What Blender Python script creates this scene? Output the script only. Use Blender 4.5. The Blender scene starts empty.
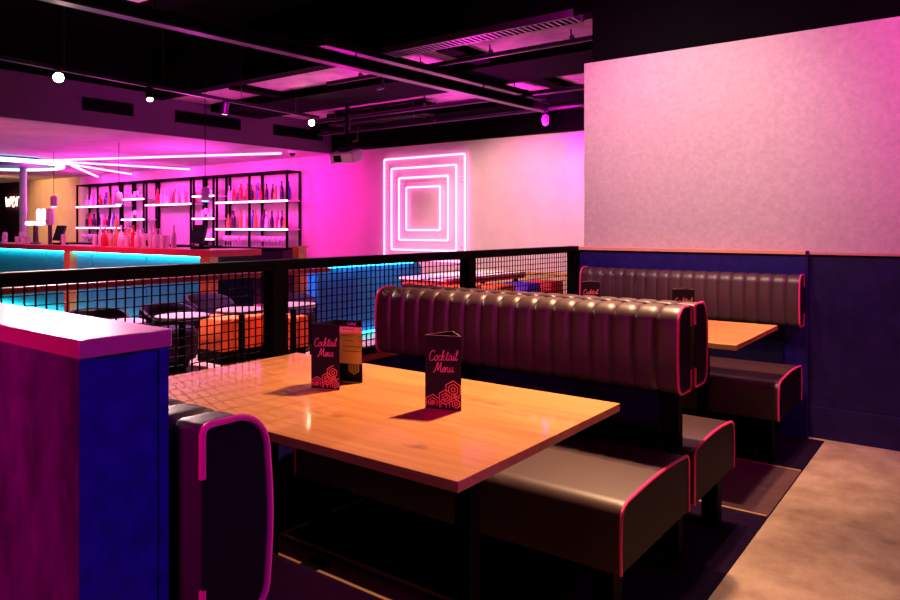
import bpy, bmesh, math, random
from mathutils import Vector, Matrix
random.seed(7)
S = bpy.context.scene
C = S.collection
PI = math.pi

# ------------------------------------------------------------------ materials
def lin(h):
    h = h.lstrip('#')
    out = []
    for i in (0, 2, 4):
        c = int(h[i:i+2], 16) / 255
        out.append(c / 12.92 if c <= 0.04045 else ((c + 0.055) / 1.055) ** 2.4)
    return tuple(out) + (1.0,)

def mat(name, col, rough=0.5, metal=0.0, spec=0.5, col2=None, scale=8.0, stretch=(1, 1, 1), detail=6.0,
        lo=0.35, hi=0.65, bump=0.0, bscale=None, coat=0.0, coat_rough=0.1, trans=0.0, alpha=1.0, ior=1.45):
    m = bpy.data.materials.new(name)
    m.use_nodes = True
    nt = m.node_tree
    b = nt.nodes['Principled BSDF']
    b.inputs['Roughness'].default_value = rough
    b.inputs['Metallic'].default_value = metal
    b.inputs['Specular IOR Level'].default_value = spec
    b.inputs['Base Color'].default_value = col
    b.inputs['Coat Weight'].default_value = coat
    b.inputs['Coat Roughness'].default_value = coat_rough
    b.inputs['Transmission Weight'].default_value = trans
    b.inputs['Alpha'].default_value = alpha
    b.inputs['IOR'].default_value = ior
    if col2 is not None or bump:
        tc = nt.nodes.new('ShaderNodeTexCoord')
        mp = nt.nodes.new('ShaderNodeMapping')
        mp.inputs['Scale'].default_value = stretch
        nt.links.new(tc.outputs['Object'], mp.inputs['Vector'])
        if col2 is not None:
            n = nt.nodes.new('ShaderNodeTexNoise')
            n.inputs['Scale'].default_value = scale
            n.inputs['Detail'].default_value = detail
            n.inputs['Roughness'].default_value = 0.70 if detail > 10 else 0.62
            nt.links.new(mp.outputs[0], n.inputs['Vector'])
            r = nt.nodes.new('ShaderNodeValToRGB')
            r.color_ramp.elements[0].position = lo
            r.color_ramp.elements[1].position = hi
            r.color_ramp.elements[0].color = col
            r.color_ramp.elements[1].color = col2
            nt.links.new(n.outputs['Fac'], r.inputs['Fac'])
            nt.links.new(r.outputs['Color'], b.inputs['Base Color'])
        if bump:
            n2 = nt.nodes.new('ShaderNodeTexNoise')
            n2.inputs['Scale'].default_value = bscale or scale
            n2.inputs['Detail'].default_value = 4
            nt.links.new(mp.outputs[0], n2.inputs['Vector'])
            bp = nt.nodes.new('ShaderNodeBump')
            bp.inputs['Strength'].default_value = bump
            bp.inputs['Distance'].default_value = 0.01
            nt.links.new(n2.outputs['Fac'], bp.inputs['Height'])
            nt.links.new(bp.outputs[0], b.inputs['Normal'])
    return m

def emit(name, col, strength):
    m = bpy.data.materials.new(name)
    m.use_nodes = True
    nt = m.node_tree
    nt.nodes.clear()
    o = nt.nodes.new('ShaderNodeOutputMaterial')
    e = nt.nodes.new('ShaderNodeEmission')
    e.inputs['Color'].default_value = tuple(col) + (1,) if len(col) == 3 else col
    e.inputs['Strength'].default_value = strength
    nt.links.new(e.outputs[0], o.inputs['Surface'])
    return m

def wood(name, a, b_, knot, rough=0.40, coat=0.55):
    m = bpy.data.materials.new(name)
    m.use_nodes = True
    nt = m.node_tree
    N, L = nt.nodes, nt.links
    p = N['Principled BSDF']
    tc = N.new('ShaderNodeTexCoord')
    sep = N.new('ShaderNodeSeparateXYZ'); L.new(tc.outputs['Object'], sep.inputs[0])
    # stave index across the board -> tone offset
    mul = N.new('ShaderNodeMath'); mul.operation = 'MULTIPLY'; mul.inputs[1].default_value = 8.5
    L.new(sep.outputs['Y'], mul.inputs[0])
    fl = N.new('ShaderNodeMath'); fl.operation = 'FLOOR'; L.new(mul.outputs[0], fl.inputs[0])
    wn = N.new('ShaderNodeTexWhiteNoise'); wn.noise_dimensions = '1D'; L.new(fl.outputs[0], wn.inputs['W'])
    mp = N.new('ShaderNodeMapping'); mp.inputs['Scale'].default_value = (1.1, 16, 16)
    L.new(tc.outputs['Object'], mp.inputs['Vector'])
    n = N.new('ShaderNodeTexNoise'); n.inputs['Scale'].default_value = 2.2; n.inputs['Detail'].default_value = 9
    n.inputs['Roughness'].default_value = 0.65; n.inputs['Distortion'].default_value = 0.6
    L.new(mp.outputs[0], n.inputs['Vector'])
    mx = N.new('ShaderNodeMath'); mx.operation = 'MULTIPLY_ADD'; mx.inputs[1].default_value = 0.22
    L.new(wn.outputs['Value'], mx.inputs[0]); L.new(n.outputs['Fac'], mx.inputs[2])
    r = N.new('ShaderNodeValToRGB')
    r.color_ramp.elements[0].position = 0.38; r.color_ramp.elements[0].color = a
    r.color_ramp.elements[1].position = 0.78; r.color_ramp.elements[1].color = b_
    L.new(mx.outputs[0], r.inputs['Fac'])
    mp2 = N.new('ShaderNodeMapping'); mp2.inputs['Scale'].default_value = (3.2, 7, 7)
    L.new(tc.outputs['Object'], mp2.inputs['Vector'])
    v = N.new('ShaderNodeTexNoise'); v.inputs['Scale'].default_value = 1.3; v.inputs['Detail'].default_value = 2
    L.new(mp2.outputs[0], v.inputs['Vector'])
    r2 = N.new('ShaderNodeValToRGB')
    r2.color_ramp.elements[0].position = 0.69; r2.color_ramp.elements[0].color = (0, 0, 0, 1)
    r2.color_ramp.elements[1].position = 0.80; r2.color_ramp.elements[1].color = (1, 1, 1, 1)
    L.new(v.outputs['Fac'], r2.inputs['Fac'])
    mix = N.new('ShaderNodeMix'); mix.data_type = 'RGBA'
    L.new(r2.outputs['Color'], mix.inputs['Factor'])
    L.new(r.outputs['Color'], mix.inputs[6]); mix.inputs[7].default_value = knot
    L.new(mix.outputs[2], p.inputs['Base Color'])
    p.inputs['Roughness'].default_value = rough
    p.inputs['Coat Weight'].default_value = coat
    p.inputs['Coat Roughness'].default_value = 0.08
    return m

M = {}
M['oak'] = wood('oiled_oak', (0.60, 0.22, 0.055, 1), (0.80, 0.365, 0.11, 1), (0.22, 0.07, 0.02, 1))
M['copper_timber'] = mat('copper_timber', (0.80, 0.36, 0.22, 1), 0.35, col2=(0.86, 0.42, 0.27, 1), scale=3, stretch=(1, 12, 12))
M['rose_timber'] = mat('rose_timber', (0.62, 0.24, 0.20, 1), 0.30, col2=(0.70, 0.30, 0.25, 1), scale=3, stretch=(1, 12, 12), coat=0.8, coat_rough=0.2)
M['leather'] = mat('dark_leather', (0.052, 0.018, 0.021, 1), 0.46, spec=1.0, bump=0.04, bscale=260)
M['leather_side'] = mat('dark_leather_panel', (0.009, 0.003, 0.007, 1), 0.55, spec=0.12, bump=0.05, bscale=200)  # shaded copy of the leather, kept dark for the unlit bench ends
M['pink_piping'] = mat('pink_piping', (0.95, 0.035, 0.24, 1), 0.42)
M['navy_back'] = mat('navy_bench_panel', (0.008, 0.003, 0.085, 1), 0.55, col2=(0.016, 0.006, 0.14, 1), scale=26, detail=8, spec=0.3)
M['black_steel'] = mat('black_powder_steel', (0.0010, 0.0007, 0.0014, 1), 0.6, spec=0.07)
M['black_matt'] = mat('black_matt_paint', (0.002, 0.0015, 0.0025, 1), 0.9, spec=0.05)
M['grey_steel'] = mat('galvanised_steel', (0.10, 0.09, 0.11, 1), 0.42, 0.8)
M['plaster'] = mat('mottled_plaster', (0.50, 0.40, 0.40, 1), 0.85, spec=0.2, col2=(0.62, 0.50, 0.50, 1), scale=34, detail=5, lo=0.30, hi=0.70, bump=0.08, bscale=60)
M['white_wall'] = mat('pale_painted_wall', (0.62, 0.50, 0.54, 1), 0.8, spec=0.2, col2=(0.68, 0.56, 0.60, 1), scale=3)
M['slab'] = mat('raw_concrete_slab', (0.32, 0.25, 0.30, 1), 0.9, col2=(0.62, 0.5, 0.56, 1), scale=2.2, detail=8)
M['bar_ceiling'] = mat('rough_bar_plaster', (0.40, 0.34, 0.38, 1), 0.8, col2=(0.58, 0.5, 0.54, 1), scale=1.3, detail=9)
M['navy'] = mat('navy_panel', (0.008, 0.005, 0.15, 1), 0.55, col2=(0.018, 0.012, 0.26, 1), scale=26, detail=8, spec=0.3, bump=0.1, bscale=40)
M['indigo'] = mat('indigo_wall_paint', (0.007, 0.002, 0.040, 1), 0.6, col2=(0.015, 0.004, 0.072, 1), scale=9, detail=8, spec=0.3)
M['plum'] = mat('plum_distressed_panel', (0.055, 0.005, 0.060, 1), 0.6, col2=(0.20, 0.024, 0.18, 1), scale=9, stretch=(1, 1, 0.55), detail=12, lo=0.42, hi=0.72, spec=0.25)
M['concrete'] = mat('polished_concrete', (0.24, 0.145, 0.10, 1), 0.42, col2=(0.52, 0.38, 0.29, 1), scale=4.2, detail=15, lo=0.30, hi=0.66, spec=0.35, bump=0.04, bscale=30)
M['carpet'] = mat('dark_violet_carpet', (0.006, 0.001, 0.013, 1), 0.95, col2=(0.014, 0.003, 0.027, 1), scale=60, detail=5, spec=0.1, bump=0.4, bscale=260)
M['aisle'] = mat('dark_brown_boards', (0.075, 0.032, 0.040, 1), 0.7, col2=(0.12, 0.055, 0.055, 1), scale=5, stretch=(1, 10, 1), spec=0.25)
M['brass'] = mat('brass_strip', (0.70, 0.42, 0.22, 1), 0.4, 0.6)  # also colours the strips that imitate lit floor slivers
M['menu_black'] = mat('menu_card_black', (0.007, 0.003, 0.005, 1), 0.45, spec=0.25)
M['kick'] = mat('kick_panel_dark_navy', (0.003, 0.0015, 0.022, 1), 0.7, spec=0.15)
M['menu_pink'] = mat('menu_print_pink', (1.0, 0.22, 0.42, 1), 0.6)
M['menu_orange'] = mat('menu_print_orange', (1.0, 0.30, 0.10, 1), 0.5)
M['menu_gold'] = mat('menu_print_gold', (0.98, 0.55, 0.16, 1), 0.5, col2=(1.0, 0.76, 0.34, 1), scale=14)
M['menu_edge'] = mat('menu_card_edge', (0.55, 0.28, 0.24, 1), 0.6)
M['orange'] = mat('orange_upholstery', (0.85, 0.17, 0.02, 1), 0.7)
M['red'] = mat('red_upholstery', (0.62, 0.03, 0.03, 1), 0.7)
M['violet'] = mat('violet_upholstery', (0.12, 0.04, 0.62, 1), 0.7)
M['cushion_dark'] = mat('aubergine_upholstery', (0.018, 0.005, 0.024, 1), 0.7, spec=0.2)
M['blue_vinyl'] = mat('blue_vinyl', (0.002, 0.11, 0.42, 1), 0.5)
M['pale_top'] = mat('pale_laminate', (0.30, 0.27, 0.25, 1), 0.4)
M['white_plastic'] = mat('white_plastic', (0.75, 0.70, 0.74, 1), 0.4)
M['glass'] = mat('clear_glassware', (0.95, 0.85, 0.95, 1), 0.08, trans=0.35, spec=0.7)
M['bottle_clear'] = mat('clear_bottle', (0.88, 0.70, 0.86, 1), 0.12, trans=0.25)
M['bottle_dark'] = mat('dark_bottle', (0.035, 0.012, 0.05, 1), 0.15)
M['bottle_red'] = mat('red_bottle', (0.62, 0.03, 0.06, 1), 0.15)
M['bottle_amber'] = mat('amber_bottle', (0.60, 0.20, 0.05, 1), 0.15)
M['bottle_blue'] = mat('blue_bottle', (0.05, 0.10, 0.45, 1), 0.15)
M['bar_front'] = mat('bar_front_panel', (0.03, 0.55, 0.62, 1), 0.25)
M['screen'] = mat('dark_screen', (0.01, 0.008, 0.014, 1), 0.15)
M['tan_wall'] = mat('tan_bar_wall', (0.55, 0.36, 0.24, 1), 0.8, col2=(0.68, 0.47, 0.33, 1), scale=2)
M['brown_wall'] = mat('dark_brown_wall', (0.05, 0.015, 0.02, 1), 0.7)
M['pendant_shade'] = mat('mauve_shade', (0.45, 0.30, 0.48, 1), 0.5)
E = {}
E['pend'] = emit('pendant_blue', (0.25, 0.45, 1.0), 2.5)
E['neon'] = emit('pink_neon', (1.0, 0.22, 0.62), 6)
E['strip'] = emit('pink_led_strip', (1.0, 0.13, 0.80), 12)
E['shelf'] = emit('shelf_led', (1.0, 0.22, 0.80), 13)
E['cyan'] = emit('cyan_led', (0.02, 0.66, 0.85), 14)
E['ring'] = emit('pale_blue_led', (0.45, 0.75, 1.0), 5)
E['lens'] = emit('lamp_lens_warm', (1.0, 0.80, 0.52), 120)
E['lens_soft'] = emit('lamp_lens_soft', (1.0, 0.72, 0.45), 8)
E['sign'] = emit('warm_sign', (1.0, 0.55, 0.42), 4)
E['tap_glow'] = emit('lit_tap_head', (1.0, 0.45, 0.70), 3.5)
E['pos'] = emit('dim_screen_glow', (0.35, 0.45, 0.8), 0.5)

# ------------------------------------------------------------------ mesh builder
class MB:
    def __init__(self):
        self.v, self.f, self.s = [], [], []
    def add(self, vs, fs, smooth=False):
        b = len(self.v)
        self.v += [tuple(p) for p in vs]
        self.f += [tuple(b + i for i in q) for q in fs]
        self.s += [smooth] * len(fs)
        return self
    def box(self, x0, x1, y0, y1, z0, z1, bev=0.0, seg=2):
        if bev <= 0:
            vs = [(x, y, z) for z in (z0, z1) for y in (y0, y1) for x in (x0, x1)]
            return self.add(vs, [(0, 2, 3, 1), (4, 5, 7, 6), (0, 1, 5, 4), (2, 6, 7, 3), (0, 4, 6, 2), (1, 3, 7, 5)])
        bm = bmesh.new()
        bmesh.ops.create_cube(bm, size=1)
        for v in bm.verts:
            v.co = Vector(((x0 + x1) / 2 + v.co.x * (x1 - x0), (y0 + y1) / 2 + v.co.y * (y1 - y0), (z0 + z1) / 2 + v.co.z * (z1 - z0)))
        bmesh.ops.bevel(bm, geom=list(bm.edges), offset=bev, segments=seg, affect='EDGES', profile=0.5)
        bm.verts.index_update()
        self.add([v.co for v in bm.verts], [[v.index for v in f.verts] for f in bm.faces], True)
        bm.free()
        return self
    def tube(self, pts, r, n=8, closed=False, taper=None):
        pts = [Vector(p) for p in pts]
        k = len(pts)
        rings = []
        up = None
        for i, p in enumerate(pts):
            a = pts[(i - 1) % k] if (closed or i > 0) else p
            b = pts[(i + 1) % k] if (closed or i < k - 1) else p
            t = (b - a).normalized()
            if up is None:
                up = Vector((0, 0, 1)) if abs(t.z) < 0.9 else Vector((1, 0, 0))
            s = t.cross(up)
            if s.length < 1e-5:
                s = t.cross(Vector((0, 1, 0.3)))
            s.normalize()
            u = s.cross(t).normalized()
            up = u
            rr = r if taper is None else taper[i]
            rings.append([p + (s * math.cos(2 * PI * j / n) + u * math.sin(2 * PI * j / n)) * rr for j in range(n)])
        vs = [q for ring in rings for q in ring]
        fs = []
        for i in range(k if closed else k - 1):
            for j in range(n):
                a = i * n + j; b = i * n + (j + 1) % n
                c = ((i + 1) % k) * n + (j + 1) % n; d = ((i + 1) % k) * n + j
                fs.append((a, b, c, d))
        if not closed:
            fs.append(tuple(range(n))[::-1])
            fs.append(tuple((k - 1) * n + j for j in range(n)))
        return self.add(vs, fs, True)
    def lathe(self, prof, cx=0, cy=0, z0=0, n=16):
        vs, fs = [], []
        for r, z in prof:
            for j in range(n):
                a = 2 * PI * j / n
                vs.append((cx + r * math.cos(a), cy + r * math.sin(a), z0 + z))
        for i in range(len(prof) - 1):
            for j in range(n):
                fs.append((i * n + j, i * n + (j + 1) % n, (i + 1) * n + (j + 1) % n, (i + 1) * n + j))
        fs.append(tuple(range(n))[::-1])
        fs.append(tuple((len(prof) - 1) * n + j for j in range(n)))
        return self.add(vs, fs, True)
    def extrude(self, prof, axis_pts, smooth=True):
        """prof: closed list of (y,z); axis_pts: list of (x, inset) -> loft along X."""
        k = len(prof)
        cy = sum(p[0] for p in prof) / k; cz = sum(p[1] for p in prof) / k
        nrm = []
        for i in range(k):
            a, b = prof[i - 1], prof[(i + 1) % k]
            t = Vector((b[0] - a[0], b[1] - a[1])).normalized()
            n_ = Vector((t.y, -t.x))
            if n_.dot(Vector((prof[i][0] - cy, prof[i][1] - cz))) < 0:
                n_ = -n_
            nrm.append(n_)
        vs, fs = [], []
        for x, ins in axis_pts:
            for (y, z), n_ in zip(prof, nrm):
                vs.append((x, y - n_.x * ins, z - n_.y * ins))
        for i in range(len(axis_pts) - 1):
            for j in range(k):
                fs.append((i * k + j, i * k + (j + 1) % k, (i + 1) * k + (j + 1) % k, (i + 1) * k + j))
        fs.append(tuple(range(k))[::-1])
        fs.append(tuple((len(axis_pts) - 1) * k + j for j in range(k)))
        return self.add(vs, fs, smooth)
    def build(self, name, m, parent=None, loc=None, kind=None, angle=38):
        me = bpy.data.meshes.new(name)
        off = Vector(loc) if loc is not None else Vector((0, 0, 0))
        if parent is not None and loc is None:
            off = world_loc(parent)
        me.from_pydata([tuple(Vector(p) - off) for p in self.v], [], self.f)
        bm = bmesh.new(); bm.from_mesh(me)
        bmesh.ops.recalc_face_normals(bm, faces=bm.faces)
        bm.to_mesh(me); bm.free()
        for p, s in zip(me.polygons, self.s):
            p.use_smooth = s
        if any(self.s):
            me.set_sharp_from_angle(angle=math.radians(angle))
        me.materials.append(m)
        o = bpy.data.objects.new(name, me)
        C.objects.link(o)
        if parent is not None:
            o.parent = parent
        else:
            o.location = off
        if kind:
            o['kind'] = kind
        return o

def world_loc(o):
    p = Vector((0, 0, 0))
    while o is not None:
        p += Vector(o.location); o = o.parent
    return p

def tag(o, label, cat, group=None, kind=None):
    o['label'] = label; o['category'] = cat
    if group: o['group'] = group
    if kind: o['kind'] = kind
    return o

def thing(name, label, cat, loc=(0, 0, 0), group=None):
    o = bpy.data.objects.new(name, None)
    o.empty_display_size = 0.1
    C.objects.link(o)
    o.location = loc
    return tag(o, label, cat, group)

def copy_tree(root, loc, rotz=None, label=None):
    r = root.copy(); C.objects.link(r); r.location = loc
    if rotz is not None: r.rotation_euler = (0, 0, rotz)
    if label: r['label'] = label
    for ch in list(root.children):
        c = ch.copy(); C.objects.link(c); c.parent = r
        for g in list(ch.children):
            d = g.copy(); C.objects.link(d); d.parent = c
    return r

def struct(name, mb, m, parent=None):
    return mb.build(name, m, parent, kind=None if parent else 'structure')

def arc(cx, cy, r, a0, a1, n):
    return [(cx + r * math.cos(math.radians(a0 + (a1 - a0) * i / n)), cy + r * math.sin(math.radians(a0 + (a1 - a0) * i / n))) for i in range(n + 1)]

ORD = ['', 'first', 'second', 'third', 'fourth', 'fifth', 'sixth', 'seventh', 'eighth', 'ninth', 'tenth', 'eleventh', 'twelfth',
       'thirteenth', 'fourteenth', 'fifteenth', 'sixteenth', 'seventeenth', 'eighteenth', 'nineteenth', 'twentieth',
       'twenty-first', 'twenty-second', 'twenty-third', 'twenty-fourth']

# ------------------------------------------------------------------ camera
TH = math.atan2(535, 715)
cd = bpy.data.cameras.new('camera')
cam = bpy.data.objects.new('camera', cd)
C.objects.link(cam)
cam.location = (0, 0, 1.27)
cam.rotation_euler = (PI / 2, 0, TH)
cd.sensor_width = 36
cd.lens = 712 / 900 * 36
cd.shift_y = -73 / 900
cd.clip_start = 0.05
S.camera = cam

# ------------------------------------------------------------------ setting
XR = -2.38                                   # railing line
struct('floor', MB().box(-23, 6, -4, 9, -0.1, 0), M['concrete'])
struct('carpet', MB().box(-2.30, -0.75, 0.62, 4.70, 0, 0.004), M['carpet'])
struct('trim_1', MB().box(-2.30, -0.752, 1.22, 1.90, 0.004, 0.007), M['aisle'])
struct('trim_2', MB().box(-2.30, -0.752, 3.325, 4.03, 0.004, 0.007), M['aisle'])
for i, y in enumerate((1.80, 1.93, 3.315, 4.04)):  # first pair stands in for slivers of lit floor between shadows
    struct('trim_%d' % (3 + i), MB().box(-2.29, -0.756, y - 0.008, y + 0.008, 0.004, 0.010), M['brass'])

# knee wall at the near left, its cap and side battens
kw = struct('wall_near', MB().box(-2.42, -0.966, 0.474, 0.588, 0, 1.094), M['navy'])
struct('front_panel', MB().box(-2.42, -0.966, 0.464, 0.474, 0, 1.094), M['plum'], kw)
struct('end_batten', MB().box(-0.966, -0.961, 0.464, 0.482, 0, 1.094), M['navy'], kw)
struct('end_batten', MB().box(-0.966, -0.961, 0.577, 0.592, 0, 1.094), M['navy'], kw)
struct('wall_cap', MB().box(-2.42, -0.958, 0.460, 0.596, 1.094, 1.12, 0.0015, 1), M['rose_timber'], kw)

# right wall: navy wainscot, copper coloured cap, plaster above, black bulkhead on top
struct('wall_right', MB().box(-2.345, 5.0, 4.78, 4.95, 1.10, 2.47), M['plaster'])
struct('wall_right_low', MB().box(-2.40, 5.0, 4.765, 4.95, 0, 1.10), M['indigo'])
struct('wall_right_high', MB().box(-2.29, 5.0, 4.80, 4.95, 2.47, 3.6), M['black_matt'])
struct('trim_7', MB().box(-2.40, -0.853, 4.715, 4.765, 0, 1.104), M['navy_back'])
struct('trim_8', MB().box(-2.42, -0.853, 4.70, 4.79, 1.104, 1.126, 0.002, 1), M['copper_timber'])
struct('trim_9', MB().box(-0.853, -0.842, 4.713, 4.765, 0, 1.126), M['indigo'])
struct('trim_10', MB().box(-0.842, 5.0, 4.752, 4.785, 1.104, 1.118), M['rose_timber'])
struct('baseboard_right', MB().box(-0.842, 5.0, 4.748, 4.765, 0, 0.19, 0.003, 1), M['indigo'])

# back wall with the neon, the far bar wall, ceilings
struct('wall_back', MB().box(-16.6, -2.0, 8.0, 8.2, 0, 2.46), M['white_wall'])
struct('wall_bar', MB().box(-19.6, -16.6, 8.0, 8.2, 0, 2.46), M['tan_wall'])
struct('wall_left', MB().box(-23.0, -19.6, 8.0, 8.2, 0, 2.46), M['brown_wall'])
struct('wall_back_high', MB().box(-8.25, -2.0, 7.9, 8.2, 2.46, 3.1), M['black_matt'])
struct('trim_11', MB().box(-5.75, -2.0, 7.955, 8.0, 0, 0.665), M['tan_wall'])
struct('trim_12', MB().box(-5.75, -2.0, 7.94, 8.0, 0.665, 0.69), M['oak'])
struct('ceiling_bar', MB().box(-23, -8.30, -1.5, 8.0, 2.43, 2.55), M['bar_ceiling'])
struct('bulkhead', MB().box(-8.30, -8.25, -1.5, 8.0, 2.43, 2.93), mat('bulkhead_paint', (0.12, 0.05, 0.13, 1), 0.8))
struct('bulkhead_high', MB().box(-8.34, -8.28, -1.5, 8.0, 2.93, 3.6), M['black_matt'])
struct('ceiling', MB().box(-23, 6, -4, 4.9, 3.5, 3.7), M['black_matt'])
struct('ceiling_raw', MB().box(-8.25, -2.3, 5.0, 7.9, 2.9, 3.1), M['slab'])
for xa_, xb_, y, w, z, zt in ((-8.25, -2.3, 4.84, 0.16, 2.86, 3.6), (-8.2, -2.3, 5.66, 0.80, 2.80, 2.9), (-8.2, -2.3, 7.42, 0.48, 2.76, 2.9), (-6.9, -6.75, 5.0, 0.66, 2.84, 2.9), (-3.9, -3.72, 5.0, 2.42, 2.83, 2.9)):
    struct('beam', MB().box(xa_, xb_, y, y + w, z, zt), M['black_matt'])

# ------------------------------------------------------------------ booth furniture
def back_profile(t, z0, z1, s):
    """front of the cushion at y=-t (rear at 0); s=+1 faces -Y, s=-1 faces +Y"""
    r1, r2, r3 = 0.058, 0.042, 0.012
    p = []
    p += arc(-r3, z0 + r3, r3, 0, -90, 2)
    p += arc(-t + r2, z0 + r2, r2, -90, -180, 7)
    n = 8
    for i in range(1, n):
        u = i / n
        p.append((-t - 0.006 * math.sin(PI * u), z0 + r2 + (z1 - r1 - z0 - r2) * u))
    p += arc(-t + r1, z1 - r1, r1, 180, 90, 9)
    p += arc(-r3, z1 - r3, r3, 90, 0, 2)
    return [(s * y, z) for y, z in p]

def pipe_of(prof, t, s, x, skip_rear=True):
    pts = [(x, y, z) for y, z in prof]
    return pts

def make_bench(label, y_rear, s, xa, xb, back, seat, z_top=0.985, channels=17, posts=True):
    """s=+1: sitter looks towards -Y. y_rear = rear face of the backrest. back = thickness, seat = (rear gap, depth)."""
    cx = (xa + xb) / 2
    root = thing('booth_bench', label, 'bench', (cx, y_rear, 0), 'booth benches')
    L = xb - xa
    prof = back_profile(back, 0.68, z_top, s)
    st = []
    per = 9
    for c in range(channels):
        for i in range(per):
            u = i / per
            st.append((xa + L * (c + u) / channels, 0.0085 * abs(2 * u - 1) ** 5))
    st[0] = (xa, 0.002)
    st.append((xb, 0.002))
    prof_w = [(y + y_rear, z) for y, z in prof]
    b = MB().extrude(prof_w, st).build('backrest', M['leather'], root, angle=60)
    n0 = 2
    for x in (xa, xb):
        pts = [(x, y_rear, 0.75)] + [(x, y + y_rear, z) for y, z in prof] + [(x, y_rear, z_top - 0.075)]
        MB().tube(pts, 0.0052, 8).build('piping', M['pink_piping'], b)
    for x, d in ((xa, -1), (xb, 1)):
        MB().extrude([(y_rear + s * -0.004 + (y - s * -0.004) * 0.93, 0.68 + (z - 0.68) * 0.975 + 0.004) for y, z in prof],
                     sorted([(x - d * 0.003, 0), (x + d * 0.0012, 0)])).build('end_panel', M['leather_side'], b)
    # seat
    g, dep = seat
    ya, yb = -g - dep, -g
    r = 0.052
    sp = [(yb, 0.245)] + arc(yb - 0.03, 0.45 - 0.03, 0.03, 0, 90, 4)
    for i in range(1, 8):
        u = i / 8
        sp.append((yb - 0.03 - (dep - 0.03 - r) * u, 0.45 + 0.012 * math.sin(PI * u)))
    sp += arc(ya + r, 0.45 - r, r, 90, 180, 7)
    sp += [(ya - 0.004, 0.33), (ya, 0.245)]
    spw = [(s * y + y_rear, z) for y, z in sp]
    se = MB().extrude(spw, [(xa, 0.004), (xa + 0.02, 0), (cx, -0.002), (xb - 0.02, 0), (xb, 0.003)]).build('seat', M['leather'], root, angle=50)
    for x in (xa, xb):
        MB().tube([(x, y, z) for y, z in spw], 0.0052, 8).build('piping', M['pink_piping'], se)
    for x, d in ((xa, -1), (xb, 1)):
        MB().extrude([(y, z) for y, z in spw], sorted([(x - d * 0.003, 0.004), (x + d * 0.0012, 0.004)])).build('end_panel', M['leather_side'], se)  # thin sheet over the seat end carries the shade colour
    # steel legs and back posts
    for x in (xa + 0.05, xb - 0.105):
        y0 = y_rear + s * (ya + 0.035); y1 = y_rear + s * (ya + 0.10)
        MB().box(x, x + 0.065, min(y0, y1), max(y0, y1), 0.004, 0.25).build('leg', M['black_steel'], root)
        if not posts: continue
        y0 = y_rear + s * 0.003; y1 = y_rear + s * 0.024
        MB().box(x + 0.005, x + 0.06, min(y0, y1), max(y0, y1), 0.004, 0.94).build('back_post', M['black_steel'], root)
    y0 = y_rear - s * 0.018; y1 = y_rear - s * 0.004
    MB().box(xa + 0.05, xb - 0.11, min(y0, y1), max(y0, y1), 0.05, 0.72).build('kick_panel', M['kick'], root)
    return root

XA, XB = -2.275, -0.85
make_bench('ribbed black leather booth bench with pink piping facing the table with two menus on it', 2.595, 1, XA, XB, 0.13, (0.02, 0.60))
make_bench('black leather booth bench standing back to back behind the front bench with its ribbed back', 2.645, -1, XA, XB, 0.135, (-0.005, 0.515))
make_bench('ribbed black leather booth bench standing against the navy wainscot of the right wall', 4.70, 1, XA, -0.862, 0.125, (0.07, 0.585), channels=18, posts=False)
make_bench('black leather booth bench close to camera, right behind the low wall with pink cap', 0.602, -1, -2.27, -0.892, 0.115, (-0.0, 0.60), z_top=0.985, posts=False)

def make_table(label, x0, x1, y0, y1):
    root = thing('booth_table', label, 'table', ((x0 + x1) / 2, (y0 + y1) / 2, 0), 'oak booth tables')
    MB().box(x0, x1, y0, y1, 0.716, 0.74, 0.0015, 1).build('tabletop', M['oak'], root)
    yc = (y0 + y1) / 2
    for x in (x0 + 0.32, x1 - 0.27):
        MB().box(x - 0.025, x + 0.025, yc - 0.025, yc + 0.025, 0.018, 0.704).build('leg', M['black_steel'], root)
        MB().box(x - 0.04, x + 0.04, yc - 0.28, yc + 0.28, 0.704, 0.716).build('cross_bar', M['black_steel'], root)
        MB().box(x - 0.04, x + 0.04, yc - 0.26, yc + 0.26, 0.007, 0.018).build('foot', M['black_steel'], root)
    return root
make_table('large oak booth table in the foreground carrying two cocktail menus', -2.315, -0.873, 1.195, 2.02)
make_table('oak booth table further back between the ribbed benches by the right wall', -2.315, -0.884, 3.32, 4.13)

# ------------------------------------------------------------------ cocktail menus
def catmull(pts, n=7):
    out = []
    P = [pts[0]] + list(pts) + [pts[-1]]
    for i in range(1, len(P) - 2):
        p0, p1, p2, p3 = P[i - 1], P[i], P[i + 1], P[i + 2]
        for j in range(n):
            t = j / n
            out.append(tuple(0.5 * ((2 * p1[a]) + (-p0[a] + p2[a]) * t + (2 * p0[a] - 5 * p1[a] + 4 * p2[a] - p3[a]) * t * t
                             + (-p0[a] + 3 * p1[a] - 3 * p2[a] + p3[a]) * t ** 3) for a in (0, 1)))
    out.append(pts[-1])
    return out

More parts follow.
